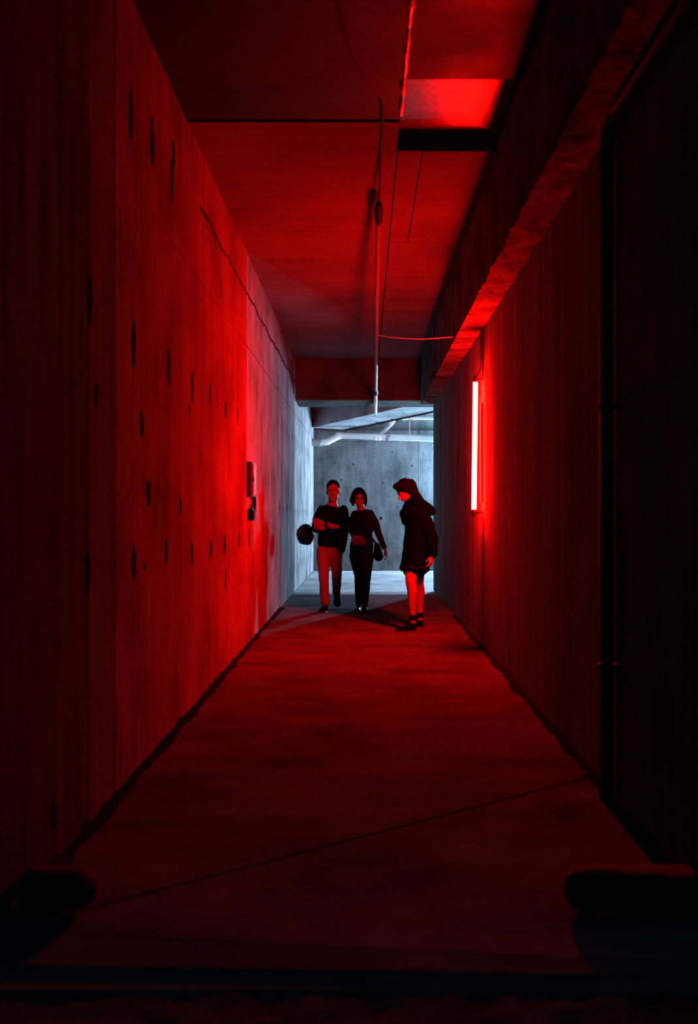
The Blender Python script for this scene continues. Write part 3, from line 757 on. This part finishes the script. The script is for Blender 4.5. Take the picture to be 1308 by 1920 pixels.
sheet('leaflet', [n_(530, 715, -.285), n_(642, 700, -.295), n_(612, 630, -.305), n_(512, 655, -.295)], 'pale leaflet held low in front of the dark blazer')
# shoulder bag
bgp = n_(735, 760, -.03)
bag = thing('shoulder_bag', (bgp.x, bgp.y, n_(740, 815).z), 'black shoulder bag hanging at the hip of the blazer wearer', 'bag')
fuse('pouch', [tube([n_(724, 705, -.03), n_(730, 750, -.03), n_(738, 800, -.03)], [(.035, .07), (.055, .10), (.065, .11)], 18, side=X_, caps=3)], M['leather'], bag, .009, 4, .003)
adopt(mesh('flap', tube([n_(724, 700, -.135), n_(730, 745, -.145), n_(735, 770, -.148)], [(.035, .006), (.052, .008), (.05, .006)], 14, side=X_), M['leather'], None, True), bag)
adopt(mesh('strap', tube(smooth_path([n_(545, 432, -.05), n_(570, 470, -.105), n_(620, 560, -.13), n_(680, 650, -.12), n_(716, 695, -.06)]), [(.013, .004)]*25, 8, side=X_), M['leather'], None, True), bag)
adopt(mesh('strap', tube(smooth_path([n_(545, 432, -.05), n_(552, 428, .05), n_(600, 500, .14), n_(680, 640, .12), n_(722, 695, .02)]), [(.013, .004)]*25, 8, side=X_), M['leather'], None, True), bag)
adopt(mesh('buckle', ell(n_(716, 684, -.065), (.014, .008, .018)), M['chrome'], None, True), bag)

# ---- woman standing in profile, looking down
B2 = 10.9
g_ = lambda x, y, d=.18: Z(x, y, B2, d)
gl = thing('person', (g_(1020, 1390, .2).x, B2+.2, 0), 'person in dark hooded coat with bare legs standing with head bowed', 'person')
hf_ = frame((-.80, -.22, -.56), (-.55, -.1, .83)); hc = g_(957, 267); S = 1.0
sN, eN, wN = g_(1085, 440, .03), g_(1178, 650, .02), g_(1180, 790, -.02)
sF, eF, wF = g_(1075, 450, .33), g_(1060, 620, .38), g_(1020, 690, .31)
hipN, kneeN, ankN = g_(1015, 825, .14), g_(1001, 1010, .04), g_(1017, 1285, .04)
hipF, kneeF, ankF = g_(1058, 825, .26), g_(1066, 1015, .36), g_(1076, 1265, .38)
parts = head_parts(hc, hf_, S)
parts += [tube([g_(985, 300), g_(1020, 350), g_(1045, 400)], [.048, .052, .06], 14),
          tube([g_(1045, 395), g_(1060, 450), g_(1058, 560), g_(1050, 680), g_(1042, 810)], [(.08, .06), (.15, .085), (.13, .10), (.115, .085), (.15, .11)], 20, side=Y_)]
parts += [tube([sN, sN.lerp(eN, .5), eN, wN], [.044, .04, .034, .024], 12), tube([sF, sF.lerp(eF, .5), eF, wF], [.044, .04, .034, .024], 12)]
parts += hand_parts(wN, (-.22, -.1, -1), (-.75, .4, .1), -1, .45, 1.0) + hand_parts(wF, (-.5, 0, -.8), (0, -1, 0), 1, .5, .9)
for a, b, c_ in ((hipN, kneeN, ankN), (hipF, kneeF, ankF)):
    parts.append(tube([a, a.lerp(b, .55), b, b.lerp(c_, .3)+Vector((.012, 0, 0)), b.lerp(c_, .65), c_, c_+Vector((0, 0, -.07))], [.080, .076, .058, .057, .046, .038, .036], 14))
fuse('body', parts, M['skin'], gl, .006, 3)
face_details(hc, hf_, gl, S)
T = lambda x, y, z: hc+hf_ @ (Vector((x, y, z))*S)
fuse('hair', [ell(T(0, -.022, .050), (.088, .106, .094), hf_, 18, 12), ell(T(0, -.07, -.01), (.086, .075, .095), hf_), ell(T(0, .045, .105), (.066, .052, .036), hf_),
              tube([T(.05, .03, .10), T(.085, .02, .04), T(.085, -.03, -.03), T(.07, -.06, -.10)], [.03, .03, .034, .03], 12), tube([T(-.05, .03, .10), T(-.085, .02, .04), T(-.085, -.03, -.03), T(-.07, -.06, -.10)], [.03, .03, .034, .03], 12),
              tube([T(0, -.09, .03), g_(1035, 300), g_(1075, 350), g_(1095, 400)], [.07, .06, .055, .04], 14)], M['hair'], gl, .006, 3, .006, (45, 45, 30))
ct = fuse('coat', [tube([g_(1030, 345), g_(1040, 385), g_(1045, 430), g_(1056, 540), g_(1052, 640), g_(1050, 720), g_(1040, 800), g_(1034, 872)], [(.10, .085), (.17, .125), (.205, .150), (.19, .145), (.18, .145), (.19, .152), (.20, .155), (.205, .158)], 24, side=Y_),
      tube([sN, sN.lerp(eN, .5)+Vector((.01, 0, 0)), eN, eN.lerp(wN, .5), eN.lerp(wN, .96)], [.078, .072, .068, .066, .052], 14, caps=2),
      tube([sF, sF.lerp(eF, .5), eF, eF.lerp(wF, .95)], [.075, .066, .058, .045], 14, caps=2),
      tube([g_(955, 405, .10), g_(942, 440, .16), g_(946, 520, .18)], [.03, .045, .03], 10)], M['coat'], gl, .010, 5, .010, (9, 9, 12))
fuse('hood', [tube([g_(1000, 345, .10), g_(1050, 345, .04), g_(1110, 390, .10), g_(1150, 425, .18), g_(1110, 395, .27), g_(1050, 345, .33), g_(1000, 350, .27)], [.04, .052, .066, .072, .066, .052, .04], 14), ell(g_(1168, 432, .17), (.055, .09, .048))], M['coat'], gl, .010, 4, .008, (14, 14, 14))
fuse('collar', [tube([g_(975, 350, .14), g_(960, 395, .10), g_(950, 440, .10)], [.028, .036, .03], 10), tube([g_(978, 345, .24), g_(962, 395, .26), g_(950, 440, .26)], [.028, .036, .03], 10)], M['coat'], gl, .009, 3, .006, (20, 20, 20))
def fringe():
    V, Fc = [], []; n = 72; rnd = random.Random(3)
    top, bot = g_(1034, 845), g_(1034, 905)
    for k in range(n):
        a = 2*math.pi*k/n; fl_ = 1+.06*math.sin(a*9)
        for c, f, jz in ((top, .93, 0), (top.lerp(bot, .55), 1.03*fl_, 0), (bot, 1.05*fl_, rnd.uniform(-.028, .022))):
            V.append(c+Vector((math.cos(a)*.158*f, math.sin(a)*.20*f, jz)))
    for k in range(n):
        q = (k+1) % n
        for r in (0, 1): Fc.append((3*k+r, 3*q+r, 3*q+r+1, 3*k+r+1))
    return V, Fc
sk_ = mesh('fringed_skirt', fringe(), M['skirt'], None, True); sm = sk_.modifiers.new('t', 'SOLIDIFY'); sm.thickness = .008; adopt(sk_, gl)
for an, hx, hy, dd, fw in ((ankN, 1040, 1395, .02, (-1, -.28, 0)), (ankF, 1106, 1375, .37, (-1, -.15, 0))):
    hp = Z(hx, hy, B2, dd); hp.z = 0
    sh = shoe(gl, hp, fw, (0, 0, 1), .235, .088, M['leather'], M['rubber'], laces=False, high=.085)
    adopt(mesh('sock', tube([an+Vector((0, 0, .005)), an+Vector((0, 0, -.04))], .043, 16, caps=1), M['leather'], None, True), gl)
